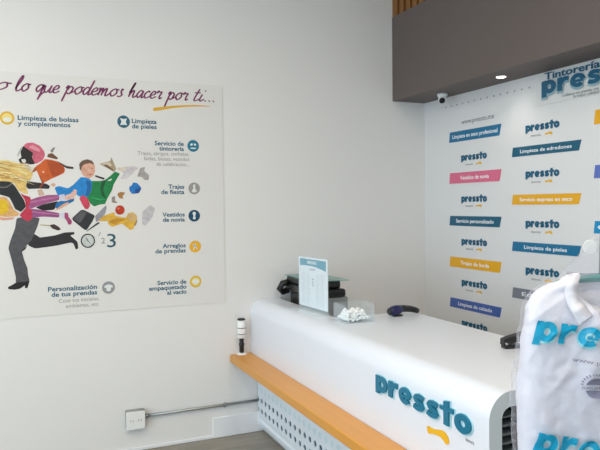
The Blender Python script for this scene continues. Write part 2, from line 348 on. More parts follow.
  ((205, 208, 205), [(0.444,1.432),(0.443,1.424),(0.44,1.415),(0.435,1.408),(0.429,1.402),(0.422,1.398),(0.414,1.395),(0.406,1.395),(0.398,1.396),(0.39,1.399),(0.384,1.404),(0.378,1.41),(0.374,1.418),(0.371,1.426),(0.37,1.435),(0.372,1.443),(0.374,1.451),(0.379,1.458),(0.385,1.464),(0.392,1.469),(0.4,1.471),(0.408,1.472),(0.416,1.471),(0.424,1.468),(0.431,1.463),(0.436,1.457),(0.441,1.449),(0.443,1.441)]),
  ((50, 55, 55), [(0.406,1.435),(0.424,1.418),(0.422,1.415),(0.403,1.432)]),
  ((50, 55, 55), [(0.405,1.433),(0.41,1.435),(0.395,1.459),(0.393,1.457)]),
 ]),
]

LOCAL = set()                             # things whose parts are drawn in their own frame
SKY, PANEL_W, EXPO = 4.1, 23.0, 0.22
# ------------------------------------------------------------------ the room, metres: X along the mural wall, Y into the picture, Z up
YW, XW, ZC = 4.376, 3.042, 3.50           # mural wall, logo wall, ceiling
XL, YB = -3.8, -2.8                       # glazed street side on the left, wall behind the camera
white_wall = mat('white_wall_paint', (233, 231, 229), 0.42, var=0.012, scale=(1.5, 1.5, 1.5), bump=0.03, bscale=60)
gloss_wall = mat('white_gloss_panel', (226, 225, 224), 0.22, var=0.01, scale=(1, 1, 1))
taupe = mat('taupe_bulkhead_paint', (100, 89, 85), 0.6, var=0.03, scale=(2, 2, 2))
ceil_m = mat('ceiling_white', (225, 225, 222), 0.7, var=0.01)
base_m = mat('skirting_white', (236, 237, 240), 0.18, var=0.01)
steel = mat('brushed_steel', (170, 172, 170), 0.35, metal=0.9, var=0.08)
plastic_w = mat('white_plastic', (238, 238, 236), 0.35, var=0.01)
black_p = mat('black_plastic', (24, 24, 26), 0.35, var=0.1)
dark_grey = mat('dark_grey_plastic', (62, 66, 68), 0.45, var=0.06)
TEAL = (0, 112, 142)
teal = mat('teal_lettering', TEAL, 0.35, var=0.02)
navy_t = mat('petrol_lettering', (0, 90, 122), 0.4, var=0.02)
pale = mat('pale_cyan_edge', (176, 222, 232), 0.4, var=0.02)
grey_ink = mat('grey_print', (140, 142, 145), 0.5, var=0.02)
yellow = mat('amber_yellow', (240, 182, 24), 0.4, var=0.03)
white_ink = mat('white_print', (245, 246, 246), 0.45, var=0.01)

# floor: grey-brown vinyl boards
fm = mat('grey_vinyl_boards', (176, 168, 152), 0.42, var=0.1, scale=(1.6, 13, 1), c2=(92, 88, 82), detail=6, bump=0.05, bscale=25)
bm = newbm(); box(bm, XL, XW, YB, YW, -0.1, 0.0); struct('floor', bm, fm)
bm = newbm(); box(bm, XL - 0.1, XW + 0.1, YW, YW + 0.12, -0.1, ZC + 0.1); struct('wall_front', bm, white_wall)
bm = newbm(); box(bm, XW, XW + 0.12, YB - 0.1, YW, -0.1, ZC + 0.1); struct('wall_right', bm, gloss_wall)
bm = newbm(); box(bm, XL, XW, YB, YW, ZC, ZC + 0.1); struct('ceiling', bm, ceil_m)
# shop front: piers and a lintel round one wide glazed opening on the left
GY0, GY1, GZ = -2.5, 3.0, 3.05
bm = newbm(); box(bm, XL - 0.12, XL, YB - 0.1, GY0, -0.1, ZC + 0.1); box(bm, XL - 0.12, XL, GY1, YW, -0.1, ZC + 0.1); box(bm, XL - 0.12, XL, GY0, GY1, GZ, ZC + 0.1)
struct('wall_left', bm, white_wall)
bm = newbm(); box(bm, XL, XW, YB - 0.12, YB, -0.1, ZC + 0.1); struct('wall_back', bm, white_wall)
bm = newbm()
for y in (GY0, -1.1, 0.25, 1.6, GY1 - 0.06): box(bm, XL - 0.09, XL - 0.03, y, y + 0.06, 0.0, GZ)
for z in (0.0, GZ - 0.06):
    box(bm, XL - 0.09, XL - 0.03, GY0 + 0.06, GY1 - 0.06, z, z + 0.06)
struct('window_1', bm, dark_grey)
bm = newbm(); box(bm, XL - 0.064, XL - 0.056, GY0 + 0.02, GY1 - 0.02, 0.02, GZ - 0.02)
g_ = obj('window_glass', bm, clear('window_glass', (250, 253, 252), 0.03, 0.02)); g_['kind'] = 'structure'
# bulkhead over the counter
SX, SZ0, SZ1 = 2.739, 2.465, 3.125
bm = newbm(); box(bm, SX, XW, YB, YW, SZ0, SZ1); struct('trim_1', bm, taupe)
# skirting on the mural wall
bm = newbm(); box(bm, XL, 1.225, YW - 0.012, YW, 0.0, 0.022, bevel=0.003); box(bm, 1.225, 1.70, YW - 0.014, YW, 0.0, 0.146, bevel=0.004)
struct('baseboard_front', bm, base_m)

# slatted timber above the bulkhead
slat_wood = mat('slat_timber', (150, 98, 40), 0.5, var=0.15, scale=(20, 20, 2), c2=(112, 70, 28))
gap_m = mat('slat_gap', (40, 16, 14), 0.8, var=0.1)
t = thing('slatted_panel', 'brown timber slat panel standing on the taupe bulkhead under the ceiling', 'wall panel', (2.80, 0.8, SZ1))
bm = newbm(); y = YW - 0.004; k = 0
while y > YB + 0.1:
    w = 0.072 if k == 0 else 0.058
    box(bm, SX + 0.002, SX + 0.035, y - w, y, SZ1, ZC - 0.002); y -= w + 0.03; k += 1
obj('slats', bm, slat_wood, t)
bm = newbm(); box(bm, SX + 0.036, SX + 0.06, YB + 0.02, YW - 0.004, SZ1, ZC - 0.002); obj('backing_board', bm, gap_m, t)

# dome camera and spotlight under the bulkhead
t = thing('security_camera', 'small white dome security camera with black lens under the bulkhead', 'security camera', (2.905, 3.95, SZ0))
bm = newbm(); lathe(bm, [(0.030, -0.022), (0.037, -0.018), (0.039, 0.0)], (2.905, 3.95, SZ0), 24); obj('mount', bm, plastic_w, t)
bm = newbm(); lathe(bm, [(0.004, -0.068), (0.017, -0.064), (0.027, -0.052), (0.031, -0.036), (0.030, -0.022)], (2.905, 3.95, SZ0), 24); obj('dome', bm, plastic_w, t)
ld = Vector((-0.52, -0.62, -0.58)).normalized()
bm = newbm(); c = Vector((2.905, 3.95, SZ0 - 0.036)); tube(bm, [c + ld * 0.012, c + ld * 0.037], 0.021, 16); obj('lens', bm, black_p, t)
def downlight(y, label, light_only=False):
    t = thing('downlight', label, 'ceiling light', (2.874, y, SZ0))
    bm = newbm(); lathe(bm, [(0.027, -0.0005), (0.033, -0.005), (0.036, -0.003), (0.036, 0.0)], (2.874, y, SZ0), 28); obj('trim_ring', bm, plastic_w, t)
    bm = newbm(); lathe(bm, [(0.025, -0.006), (0.026, -0.001)], (2.874, y, SZ0), 24); obj('lens', bm, glow('lamp_glow', (255, 248, 236), 9.0) if 'lamp_glow' not in bpy.data.materials else bpy.data.materials['lamp_glow'], t)
    l = bpy.data.lights.new('downlight_beam', 'SPOT'); l.energy = DOWN_W; l.spot_size = math.radians(125); l.spot_blend = 1.0; l.shadow_soft_size = 0.035; l.color = (1, 0.95, 0.88)
    o = bpy.data.objects.new('downlight_beam', l); COL.objects.link(o); o.location = (2.874, y, SZ0 - 0.012); o.parent = t; o.matrix_parent_inverse = Matrix.Translation(t.location).inverted()
DOWN_W = 2.6
downlight(3.281, 'lit round recessed downlight under the bulkhead by the logo wall')

# ------------------------------------------------------------------ mural on the far wall
MY = YW - 0.004
def onw1(u, v, h): return Vector((u, MY - h, v))
def w1at(x0, z0): return lambda u, v, h: Vector((x0 + u, MY - 0.0006 - h, z0 + v))
mural_paper = mat('mural_print_paper', (228, 226, 222), 0.5, var=0.012, scale=(1, 1, 1))
t = thing('wall_mural', 'large printed poster of a running figure with flying belongings on the left wall', 'mural', (0.0, MY, 0.962))
bm = newbm(); box(bm, -1.35, 1.333, MY, YW - 0.0005, 0.962, 2.497); obj('poster_sheet', bm, mural_paper, t)
for gi, (name, shapes) in enumerate(MURAL):
    bm = newbm(); cols = []
    for k, (c, pts) in enumerate(shapes):
        if c not in cols: cols.append(c)
        poly_bm(bm, pts, onw1, 0.0006 + 0.00012 * (k + 1) + 0.00005 * gi, cols.index(c), 2, 0.11)
    if name == 'printed_runner':               # loose strands of the blonde hair, part of the print
        rh = random.Random(3)
        for q in range(34):
            c = rh.choice([(236, 202, 128), (214, 174, 96), (246, 222, 160), (188, 142, 70)])
            if c not in cols: cols.append(c)
            xs, zs = -.13 + rh.random() * .06, 1.945 - rh.random() * .105; L_ = .10 + rh.random() * .10; dr = -.012 - rh.random() * .035; wv = rh.uniform(-.012, .012); wd = .0022 + rh.random() * .003
            up_ = [(xs + L_ * s / 6, zs + dr * (s / 6) ** 1.4 + wv * math.sin(s / 6 * PI * 1.5)) for s in range(7)]
            poly_bm(bm, [(a, b + wd * (1 - (s / 6) ** 2)) for s, (a, b) in enumerate(up_)] + [(a, b - wd * (1 - (s / 6) ** 2) - .0003) for s, (a, b) in reversed(list(enumerate(up_)))], onw1, 0.0024 + 0.00001 * q, cols.index(c), 0)
    obj(name, bm, [photo_ink(c) for c in cols], t)
# figures tumbling out of the clock
bm = newbm(); text_bm(bm, '3', 0.128, w1at(0.528, 1.386), depth=0.0004, width=0.056); text_bm(bm, '2', 0.052, w1at(0.49, 1.413), depth=0.0004, mi=1); text_bm(bm, '1', 0.04, w1at(0.466, 1.462), depth=0.0004, mi=1, shear=0.4)
obj('printed_numerals', bm, [ink((20, 82, 100)), ink((120, 122, 120))], t)
# brush-script headline
GL = {
 'o': (.95, [[(.75,.9),(.4,1),(.02,.5),(.3,0),(.72,.4),(.68,.9),(.95,.92)]]),
 'l': (.7, [[(.0,.3),(.45,1.5),(.42,2.05),(.12,1.2),(.12,.2),(.35,0),(.75,.35)]]),
 'q': (.9, [[(.66,.85),(.35,1),(0,.5),(.22,.03),(.55,.5),(.72,1),(.6,-.2),(.5,-1.05)],[(.5,-1.0),(.65,-.4),(.98,.1)]]),
 'u': (.95, [[(0,.95),(.02,.25),(.25,0),(.55,.45),(.68,.98)],[(.68,.98),(.6,.2),(.75,0),(1,.3)]]),
 'e': (.75, [[(.02,.4),(.45,.55),(.55,.88),(.3,1),(.02,.5),(.25,0),(.78,.3)]]),
 'p': (.95, [[(-.1,.7),(.12,1.1),(.02,.0),(-.1,-1.1)],[(.02,.3),(.35,.98),(.68,.7),(.45,.02),(.1,.12)],[(.5,.04),(.95,.4)]]),
 'd': (.95, [[(.62,.85),(.3,1),(0,.45),(.22,0),(.58,.55),(.85,2.05)],[(.85,2.05),(.62,.25),(.75,0),(1,.3)]]),
 'm': (1.35, [[(0,.8),(.12,1),(.06,0)],[(.06,.3),(.35,.98),(.46,.85),(.42,0)],[(.42,.3),(.75,.98),(.88,.85),(.84,.15),(1,0),(1.35,.4)]]),
 's': (.65, [[(-.05,.05),(.25,0),(.46,.25),(.3,.6),(.3,1.05),(.5,.9)]]),
 'h': (.95, [[(-.05,.6),(.25,1.6),(.3,2.05),(.1,1.2),(.02,0)],[(.03,.3),(.35,.95),(.5,.8),(.48,.15),(.65,0),(.98,.35)]]),
 'a': (.92, [[(.62,.88),(.3,1),(0,.42),(.2,0),(.5,.4),(.68,.98)],[(.68,.98),(.6,.2),(.72,0),(.98,.3)]]),
 'c': (.72, [[(.55,.8),(.38,1),(.02,.5),(.22,0),(.75,.3)]]),
 'r': (.7, [[(0,.75),(.12,1.1),(.28,.95),(.55,.95),(.42,.3),(.52,0),(.75,.2)]]),
 't': (.6, [[(.25,1.75),(.1,.3),(.25,0),(.65,.35)],[(-.12,1.15),(.5,1.22)]]),
 'i': (.4, [[(.1,1.0),(.04,.25),(.18,0),(.45,.3)],[(.22,1.45),(.28,1.6)]]),
 '.': (.6, [[(.1,.0),(.16,.12)]]),
}
def spline(p, k=7):
    if len(p) < 3: return [(p[0][0] + (p[1][0] - p[0][0]) * i / 3, p[0][1] + (p[1][1] - p[0][1]) * i / 3) for i in range(4)]
    out = []
    for i in range(len(p) - 1):
        a, b, c, d = p[max(i - 1, 0)], p[i], p[i + 1], p[min(i + 2, len(p) - 1)]
        for j in range(k):
            s = j / k
            out.append(tuple(0.5 * (2 * b[q] + (c[q] - a[q]) * s + (2 * a[q] - 5 * b[q] + 4 * c[q] - d[q]) * s * s + (3 * b[q] - a[q] - 3 * c[q] + d[q]) * s ** 3) for q in (0, 1)))
    return out + [p[-1]]
def brush_word(bm, word, x0, x1, z0, xh, h0=0.0008):
    tot = sum(GL[c][0] for c in word); kx = (x1 - x0) / tot; x = x0; nn = 0
    for c in word:
        for st in GL[c][1]:
            pts = [(x + (u + 0.30 * v) * kx, z0 + v * xh) for u, v in spline(st)]
            prev = None; nn += 1
            for i, p in enumerate(pts):
                a, b = pts[max(i - 1, 0)], pts[min(i + 1, len(pts) - 1)]
                d = Vector((b[0] - a[0], b[1] - a[1])); d = d.normalized() if d.length > 1e-9 else Vector((1, 0))
                w = 0.0036 + 0.0030 * abs(d.y * 0.8 - d.x * 0.25)
                if c == '.': w = 0.007
                elif i in (0, len(pts) - 1): w *= 0.6
                nrm = Vector((-d.y, d.x)) * w
                cur = [bm.verts.new((p[0] + nrm.x, MY - h0 - 0.00002 * nn, p[1] + nrm.y)), bm.verts.new((p[0] - nrm.x, MY - h0 - 0.00002 * nn, p[1] - nrm.y))]
                if prev: bm.faces.new((prev[0], prev[1], cur[1], cur[0]))
                prev = cur
        x += GL[c][0] * kx
bm = newbm()
for w, a, b in (('o', -.125, -.045), ('lo', -.008, .075), ('que', .112, .25), ('podemos', .288, .648), ('hacer', .684, .90), ('por', .945, 1.08), ('ti', 1.118, 1.19), ('...', 1.20, 1.29)):
    brush_word(bm, w, a, b, 2.382, 0.047)
obj('headline', bm, ink((122, 40, 92)), t)
bm = newbm(); poly_bm(bm, [(.844, 2.318), (.847, 2.295), (.893, 2.304), (1.017, 2.331), (1.172, 2.345), (1.27, 2.347), (1.172, 2.355), (1.017, 2.344), (.894, 2.326)], onw1, 0.0008, 0, 1)
obj('underline', bm, ink((222, 172, 40)), t)
# captions with their round pictograms
cap_m = ink((22, 92, 122)); small_m = ink((150, 147, 145))
def caption(body, x, z, al, wid=None, size=0.041, pitch=0.035, small=None):
    bm = newbm()
    for i, ln in enumerate(body):
        text_bm(bm, ln, size, w1at(x, z - size * 0.36 - i * pitch), al, bold=0.022, depth=0.0004, width=(wid[i] if wid else None), sx=1.08)
    if small:
        for i, ln in enumerate(small[0]): text_bm(bm, ln, 0.035, w1at(small[1], small[2] - 0.012 - i * 0.036), al, depth=0.0003, mi=1)
    obj('caption', bm, [cap_m, small_m], t)
caption(['Limpieza de bolsas', 'y complementos'], 0.006, 2.217, 'LEFT', (0.36, 0.31))
caption(['Limpieza', 'de pieles'], 0.703, 2.226, 'LEFT', (0.165, 0.165))
caption(['Servicio de', 'tintorería'], 1.052, 2.082, 'RIGHT', (0.20, 0.17), small=(['Trajes, abrigos, corbatas,', 'faldas, blusas, vestidos', 'de celebración...'], 1.09, 2.012))
caption(['Trajes', 'de fiesta'], 1.050, 1.787, 'RIGHT', (0.11, 0.16), pitch=0.036)
caption(['Vestidos', 'de novia'], 1.050, 1.596, 'RIGHT', (0.155, 0.152))
caption(['Arreglos', 'de prendas'], 1.053, 1.382, 'RIGHT', (0.16, 0.21))
caption(['Servicio de', 'empaquetado', 'al vacío'], 1.053, 1.130, 'RIGHT', (0.20, 0.258, 0.135))
caption(['Personalización', 'de tus prendas'], 0.458, 1.131, 'RIGHT', (0.30, 0.28), pitch=0.036, small=(['Cose tus iniciales,', 'emblemas, etc.'], 0.472, 1.052))
def disc(bm, x, z, r, h, mi):
    vs = [bm.verts.new(onw1(x + r * math.cos(2 * PI * k / 28), z + r * math.sin(2 * PI * k / 28), h)) for k in range(28)]
    bm.faces.new(vs).material_index = mi
def pict(x, z, c, glyph, ring=False):
    bm = newbm(); r = 0.041; disc(bm, x, z, r, 0.0008, 0)
    if ring: disc(bm, x, z, r * 0.72, 0.0009, 2)
    for g in glyph: poly_bm(bm, [(x + u * r, z + v * r) for u, v in g], onw1, 0.0010, 1, 1)
    obj('pictogram', bm, [ink(c), ink((228, 232, 230)), ink((238, 214, 130))], t)
dress = [(-.15,.7),(.15,.7),(.2,.3),(.12,.05),(.55,-.65),(-.55,-.65),(-.12,.05),(-.2,.3)]
bust = [(-.3,.65),(.3,.65),(.25,.2),(.12,0),(.3,-.6),(-.3,-.6),(-.12,0),(-.25,.2)]
hide = [(-.6,.6),(-.2,.45),(.2,.45),(.6,.6),(.35,.1),(.4,-.2),(.6,-.6),(.2,-.5),(-.2,-.5),(-.6,-.6),(-.4,-.2),(-.35,.1)]
tee = [(-.25,.5),(.25,.5),(.7,.25),(.6,-.1),(.35,.05),(.35,-.6),(-.35,-.6),(-.35,.05),(-.6,-.1),(-.7,.25)]
pict(-.054, 2.211, (226, 178, 40), [[(-.5,.05),(.5,.05),(.6,-.55),(-.6,-.55)]], True)
pict(.65, 2.217, (28, 92, 118), [hide])
pict(1.118, 2.069, (18, 118, 146), [[(-.5,.35),(-.1,.45),(-.1,.1),(-.5,.0)],[(.1,.45),(.5,.35),(.5,.0),(.1,.1)],[(-.5,-.3),(.5,-.3),(.5,-.5),(-.5,-.5)]])
pict(1.120, 1.774, (158, 154, 152), [dress])
pict(1.117, 1.584, (12, 72, 102), [bust])
pict(1.120, 1.369, (236, 176, 24), [[(-.5,.3),(-.35,.5),(.1,.2),(.5,-.5),(.35,-.5),(-.1,.0)],[(.0,.6),(.2,.5),(-.2,-.6),(-.4,-.5)]])
pict(1.119, 1.124, (222, 184, 48), [[(-.55,.4),(.55,.4),(.55,-.4),(-.55,-.4)]], True)
pict(.531, 1.119, (150, 150, 152), [tee])

# socket box with its steel conduit, low on the mural wall
t = thing('outlet_box', 'white surface socket box at the left end of the wall conduit', 'socket', (0.683, YW, 0.155))
bm = newbm(); box(bm, 0.622, 0.746, YW - 0.040, YW - 0.0005, 0.163, 0.286, bevel=0.004); obj('back_box', bm, steel, t)
bm = newbm(); box(bm, 0.6215, 0.7465, YW - 0.048, YW - 0.0405, 0.159, 0.280, bevel=0.003); f = obj('cover_plate', bm, plastic_w, t)
bm = newbm()
for dx in (-0.026, 0.026):
    for s in (-0.008, 0.008): box(bm, 0.684 + dx + s - 0.0015, 0.684 + dx + s + 0.0015, YW - 0.0495, YW - 0.0481, 0.212, 0.226)
obj('socket_slots', bm, grey_ink, t)
t = thing('conduit', 'thin steel conduit running from the socket box behind the counter', 'pipe', (1.1, YW, 0.23))
bm = newbm(); tube(bm, [(0.747, YW - 0.018, 0.233), (1.30, YW - 0.018, 0.232), (1.562, YW - 0.018, 0.231)], 0.0095, 10); obj('tube', bm, steel, t)
bm = newbm(); lathe(bm, [(0.016, -0.012), (0.016, 0.012)], (0.762, YW - 0.018, 0.233), 16, axis='X'); obj('connector', bm, steel, t)
bm = newbm(); box(bm, 1.302, 1.320, YW - 0.030, YW - 0.0005, 0.216, 0.246, bevel=0.003); obj('strap', bm, steel, t)

# ------------------------------------------------------------------ printed strips and logos on the right-hand wall
def w2at(y0, z0, h0=0.0): return lambda u, v, h: Vector((XW - 0.001 - h0 - h, y0 - u, z0 + v))
def swoosh(bm, place, w, mi=0, d=0.001, hgt=1.0):
    """short wavy brush tick filling 0..w"""
    P = [(0, .03), (.02, .0), (.07, -.14), (.20, -.10), (.30, -.07), (.48, -.045), (.66, -.05), (.78, -.10), (.88, -.18), (.98, -.12), (1.0, -.08), (.96, .03), (.86, .12), (.70, .16), (.48, .10), (.24, .05), (.06, .08)]
    p = chaikin(P, 2)
    extrude_poly(bm, [(u * w, v * w * hgt) for u, v in p], 0, d, lambda u, v, a: place(u, v, a), mi)
C_BLUE, C_PET, C_PINK, C_YEL, C_IND, C_GREY, C_CYAN, C_PUR = (0, 110, 152), (0, 90, 118), (222, 106, 138), (236, 172, 16), (66, 98, 172), (128, 130, 142), (0, 140, 196), (92, 112, 188)
def strip(y0, y1, z0, z1, c, words, wid, label):
    t = thing('service_sign', label, 'wall strip', (XW, (y0 + y1) / 2, z0), 'coloured service strips on the logo wall')
    bm = newbm(); s = 0.016
    extrude_poly(bm, [(y0 + s * 0.6, z0), (y1 + s, z0), (y1 - s * 0.2, z1), (y0, z1)], 0.0, 0.0022, lambda u, v, a: Vector((XW - 0.0003 - a, u, v)))
    pn = obj('strip_panel', bm, mat('strip_%d_%d_%d' % c, c, 0.35, var=0.02), t)
    if words:
        bm = newbm(); h = (z1 - z0) * 0.52
        text_bm(bm, words, h, lambda u, v, a: Vector((XW - 0.0027 - a, (y0 + y1) / 2 - u, (z0 + z1) / 2 - h * 0.33 + v)), 'CENTER', bold=0.012, depth=0.0005, width=wid)
        obj('lettering', bm, white_ink, t)
A0, A1, B0, B1, D0, D1 = 4.040, 3.473, 3.357, 2.790, 2.688, 2.12
strip(A0, A1, 2.113, 2.191, C_BLUE, 'Limpieza en seco profesional', .50, 'blue strip reading Limpieza en seco profesional below the web address')
strip(A0, A1, 1.799, 1.880, C_PINK, 'Vestidos de novia', .32, 'pink strip on the logo wall, the only pink one')
strip(A0, A1, 1.479, 1.553, C_PET, 'Servicio personalizado', .42, 'dark petrol strip reading Servicio personalizado')
strip(A0, A1, 1.163, 1.240, C_YEL, 'Trajes de boda', .32, 'yellow strip in the left column between petrol and indigo strips')
strip(A0, A1, 0.852, 0.924, C_IND, 'Limpieza de calzado', .38, 'indigo blue strip lowest in the left column just above the counter')
strip(B0, B1, 1.954, 2.016, C_PET, 'Limpieza de edredones', .43, 'dark petrol strip reading Limpieza de edredones')
strip(B0, B1, 1.635, 1.701, C_YEL, 'Servicio express en seco', .44, 'yellow strip reading Servicio express en seco')
strip(B0, B1, 1.324, 1.388, C_BLUE, 'Limpieza de pieles', .36, 'blue strip reading Limpieza de pieles')
strip(B0, B1, 1.009, 1.079, C_GREY, 'Edredones', .40, 'grey strip partly hidden behind the shoulder of the bagged shirt')
strip(D0, D1, 2.093, 2.174, C_YEL, None, 0, 'yellow strip cut off at the right edge of the photo below the large sign')
strip(D0, D1, 1.784, 1.859, C_PUR, None, 0, 'violet blue strip cut off at the right edge of the photo')
strip(D0, D1, 1.466, 1.538, C_CYAN, 'Composturas', .53, 'bright cyan strip cut off at the right edge above the shirt')
def logo(y0, z0, label):
    t = thing('logo_sign', label, 'logo', (XW, y0 - 0.15, z0), 'small teal logos on the logo wall')
    bm = newbm(); logo_letters(bm, w2at(y0, z0 + 0.012), 0.280, 0.037, 0.002, desc=0.28, grow=0.0022); obj('letters', bm, navy_t, t)
    bm = newbm(); swoosh(bm, w2at(y0 - 0.165, z0 - 0.018), 0.062, hgt=1.1); obj('swoosh', bm, yellow, t)
    bm = newbm(); text_bm(bm, 'tintorería', 0.022, w2at(y0 - 0.045, z0 - 0.026), depth=0.0005); obj('tagline', bm, grey_ink, t)
for z, l in ((1.955, 'small teal logo between the blue and pink strips'), (1.648, 'small teal logo between the pink and dark petrol strips'), (1.330, 'small teal logo between the petrol strip and the left yellow strip'),
             (1.022, 'small teal logo between the left yellow strip and the indigo strip'), (0.715, 'small teal logo cut off by the back edge of the counter')):
    logo(3.902, z, l)
for z, l in ((2.098, 'small teal logo above the edredones strip, topmost in its column'), (1.800, 'small teal logo between the edredones strip and the express strip'),
             (1.478, 'small teal logo between the express strip and the pieles strip'), (1.172, 'small teal logo between the pieles strip and the grey strip')):
    logo(3.238, z, l)
bm = newbm(); text_bm(bm, 'www.pressto.mx', 0.052, w2at(3.90, 2.238), depth=0.0008, width=0.36)
tag(centre(obj('web_address', bm, grey_ink)), 'thin grey web address lettering above the left column of strips', 'lettering')
bm = newbm()
for k in range(14):
    y = 4.09 - k * 0.068
    lathe(bm, [(0.0065, 0), (0.0065, 0.001)], (XW - 0.002, y, 2.392), 8, axis='X')
o = tag(centre(obj('dotted_sign', bm, grey_ink)), 'row of small grey dots along the top of the logo wall', 'wall marking')
# large sign at the top right
t = thing('shop_sign', 'large white sign with teal letters starting Tintorería at top right', 'sign', (XW, 2.7, 2.26))
bm = newbm(); extrude_poly(bm, [(3.168, 2.262), (2.18, 2.262), (2.165, 2.461), (3.152, 2.461)], 0, 0.004, lambda u, v, a: Vector((XW - 0.0005 - a, u, v))); obj('sign_board', bm, mat('sign_white', (222, 221, 218), 0.3, var=0.01), t)
bm = newbm(); text_bm(bm, 'Tintorería', 0.062, w2at(3.066, 2.413, 0.008), bold=0.012, depth=0.003, width=0.415); obj('upper_lettering', bm, navy_t, t)
bm = newbm(); logo_letters(bm, w2at(3.085, 2.325, 0.0115), 0.78, 0.082, 0.004, desc=0.24); obj('letters', bm, navy_t, t)
bm = newbm(); logo_letters(bm, w2at(3.086, 2.316, 0.0085), 0.78, 0.082, 0.0028, grow=0.005, desc=0.24); obj('letter_edges', bm, mat('sign_letter_edge', (150, 180, 190), 0.4), t)
bm = newbm(); text_bm(bm, 'Cuidamos tus prendas con', 0.024, w2at(2.66, 2.287, 0.0085), 'RIGHT', depth=0.0006, width=0.27); text_bm(bm, 'la mejor calidad', 0.024, w2at(2.66, 2.268, 0.0085), 'RIGHT', depth=0.0006, width=0.18); obj('small_print', bm, grey_ink, t)

# ------------------------------------------------------------------ the counter
corian = mat('white_solid_surface', (227, 231, 239), 0.28, var=0.008, scale=(1, 1, 1))
cap_grey = mat('counter_end_grey', (206, 216, 220), 0.4, var=0.02)
beech = mat('orange_beech', (224, 160, 72), 0.36, var=0.1, scale=(22, 1.4, 22), c2=(206, 138, 48), detail=5)
panel_m = mat('white_metal_panel', (226, 234, 242), 0.3, var=0.01)
hole_m = mat('hole_backing_teal', (10, 74, 96), 0.5, var=0.05)
lit_disc_m = mat('hole_disc_lit', (206, 230, 238), 0.4, var=0.02)
CY0, CYM = 1.80, 3.42
FX, CZ = 1.52, 0.967
t = thing('reception_counter', 'long white reception counter with rounded edge and wooden shelf', 'counter', (1.85, 3.0, 0.0))
bm = newbm()
outer = [(FX, 0.50)] + arc(FX + 0.1, CZ - 0.1, 0.1, PI, PI / 2, 12) + [(2.26, CZ)]
inner = [(2.26, CZ - 0.058)] + arc(FX + 0.1, CZ - 0.1, 0.042, PI / 2, PI, 8) + [(FX + 0.058, 0.50)]
extrude_poly(bm, outer + inner, CY0, CYM, lambda u, v, a: Vector((u, a, v)), 0, 1)
ledge = [(FX, 0.50)] + arc(FX + 0.1, CZ - 0.1, 0.1, PI, PI / 2, 12) + [(1.737, CZ), (1.745, CZ - 0.008), (1.745, 0.50)]
extrude_poly(bm, ledge, CYM, YW - 0.002, lambda u, v, a: Vector((u, a, v)), 0, 0)
bmesh.ops.remove_doubles(bm, verts=bm.verts, dist=0.0005)
for f in bm.faces: f.smooth = True
shell = obj('counter_shell', bm, [corian, cap_grey], t); shell.data.set_sharp_from_angle(angle=math.radians(30))
bm = newbm(); box(bm, 1.36, 1.519, 1.72, YW - 0.002, 0.530, 0.585, bevel=0.006); o = obj('bag_shelf', bm, beech, t); o['label'] = 'orange wooden shelf'
# perforated lower panel: real holes over a teal backing
bm = newbm(); PX = 1.565; y1 = YW - 0.004; NP = 12
cy, cz = 0.0755, 0.0765; rows = 5; z0 = 0.128; ncol = 33; R = 0.0195
def cell(yc, zc):
    sq = []; ci = []; ib = []
    for k in range(NP):
        a = 2 * PI * k / NP; c, s = math.cos(a), math.sin(a); m = max(abs(c), abs(s))
        sq.append(bm.verts.new((PX, yc + c / m * cy / 2, zc + s / m * cz / 2))); ci.append(bm.verts.new((PX, yc + c * R, zc + s * R))); ib.append(bm.verts.new((PX + 0.006, yc + c * R, zc + s * R)))
    for k in range(NP):
        q = (k + 1) % NP
        bm.faces.new((sq[k], sq[q], ci[q], ci[k])); bm.faces.new((ci[k], ci[q], ib[q], ib[k]))
NP = 16
for i in range(ncol):
    for j in range(rows): cell(4.361 - i * cy, z0 + cz / 2 + (j) * cz)
ylo = 4.361 - (ncol - 0.5) * cy; yhi = 4.361 + cy / 2; ztop = z0 + rows * cz
bm2 = bm; bmesh.ops.remove_doubles(bm, verts=bm.verts, dist=0.0004)
# clip overhang against the wall
for v in bm.verts:
    if v.co.y > y1: v.co.y = y1
box(bm, PX, PX + 0.012, ylo, y1, ztop, 0.53)
prof = [(PX, z0)] + [(PX + 0.004, 0.104), (PX + 0.002, 0.096), (PX - 0.004, 0.086), (PX + 0.002, 0.055), (PX + 0.022, 0.022), (PX + 0.05, 0.003), (PX + 0.062, 0.003), (PX + 0.062, z0)]
extrude_poly(bm, prof, ylo, y1, lambda u, v, a: Vector((u, a, v)))
obj('perforated_panel', bm, panel_m, t, recalc=False)
bm = newbm(); box(bm, PX + 0.0075, PX + 0.012, ylo, y1, z0, ztop); obj('panel_backing', bm, hole_m, t)
bm = newbm()
for i in range(ncol):
    for j in (2, 3, 4): lathe(bm, [(R * 0.95, 0.0008), (R * 0.95, 0.006)], (PX, 4.361 - i * cy if i else min(4.361, y1 - R), z0 + cz / 2 + j * cz), 12, axis='X')
obj('lit_hole_discs', bm, lit_disc_m, t)  # upper holes filled with discs, their reflected light painted as pale colour
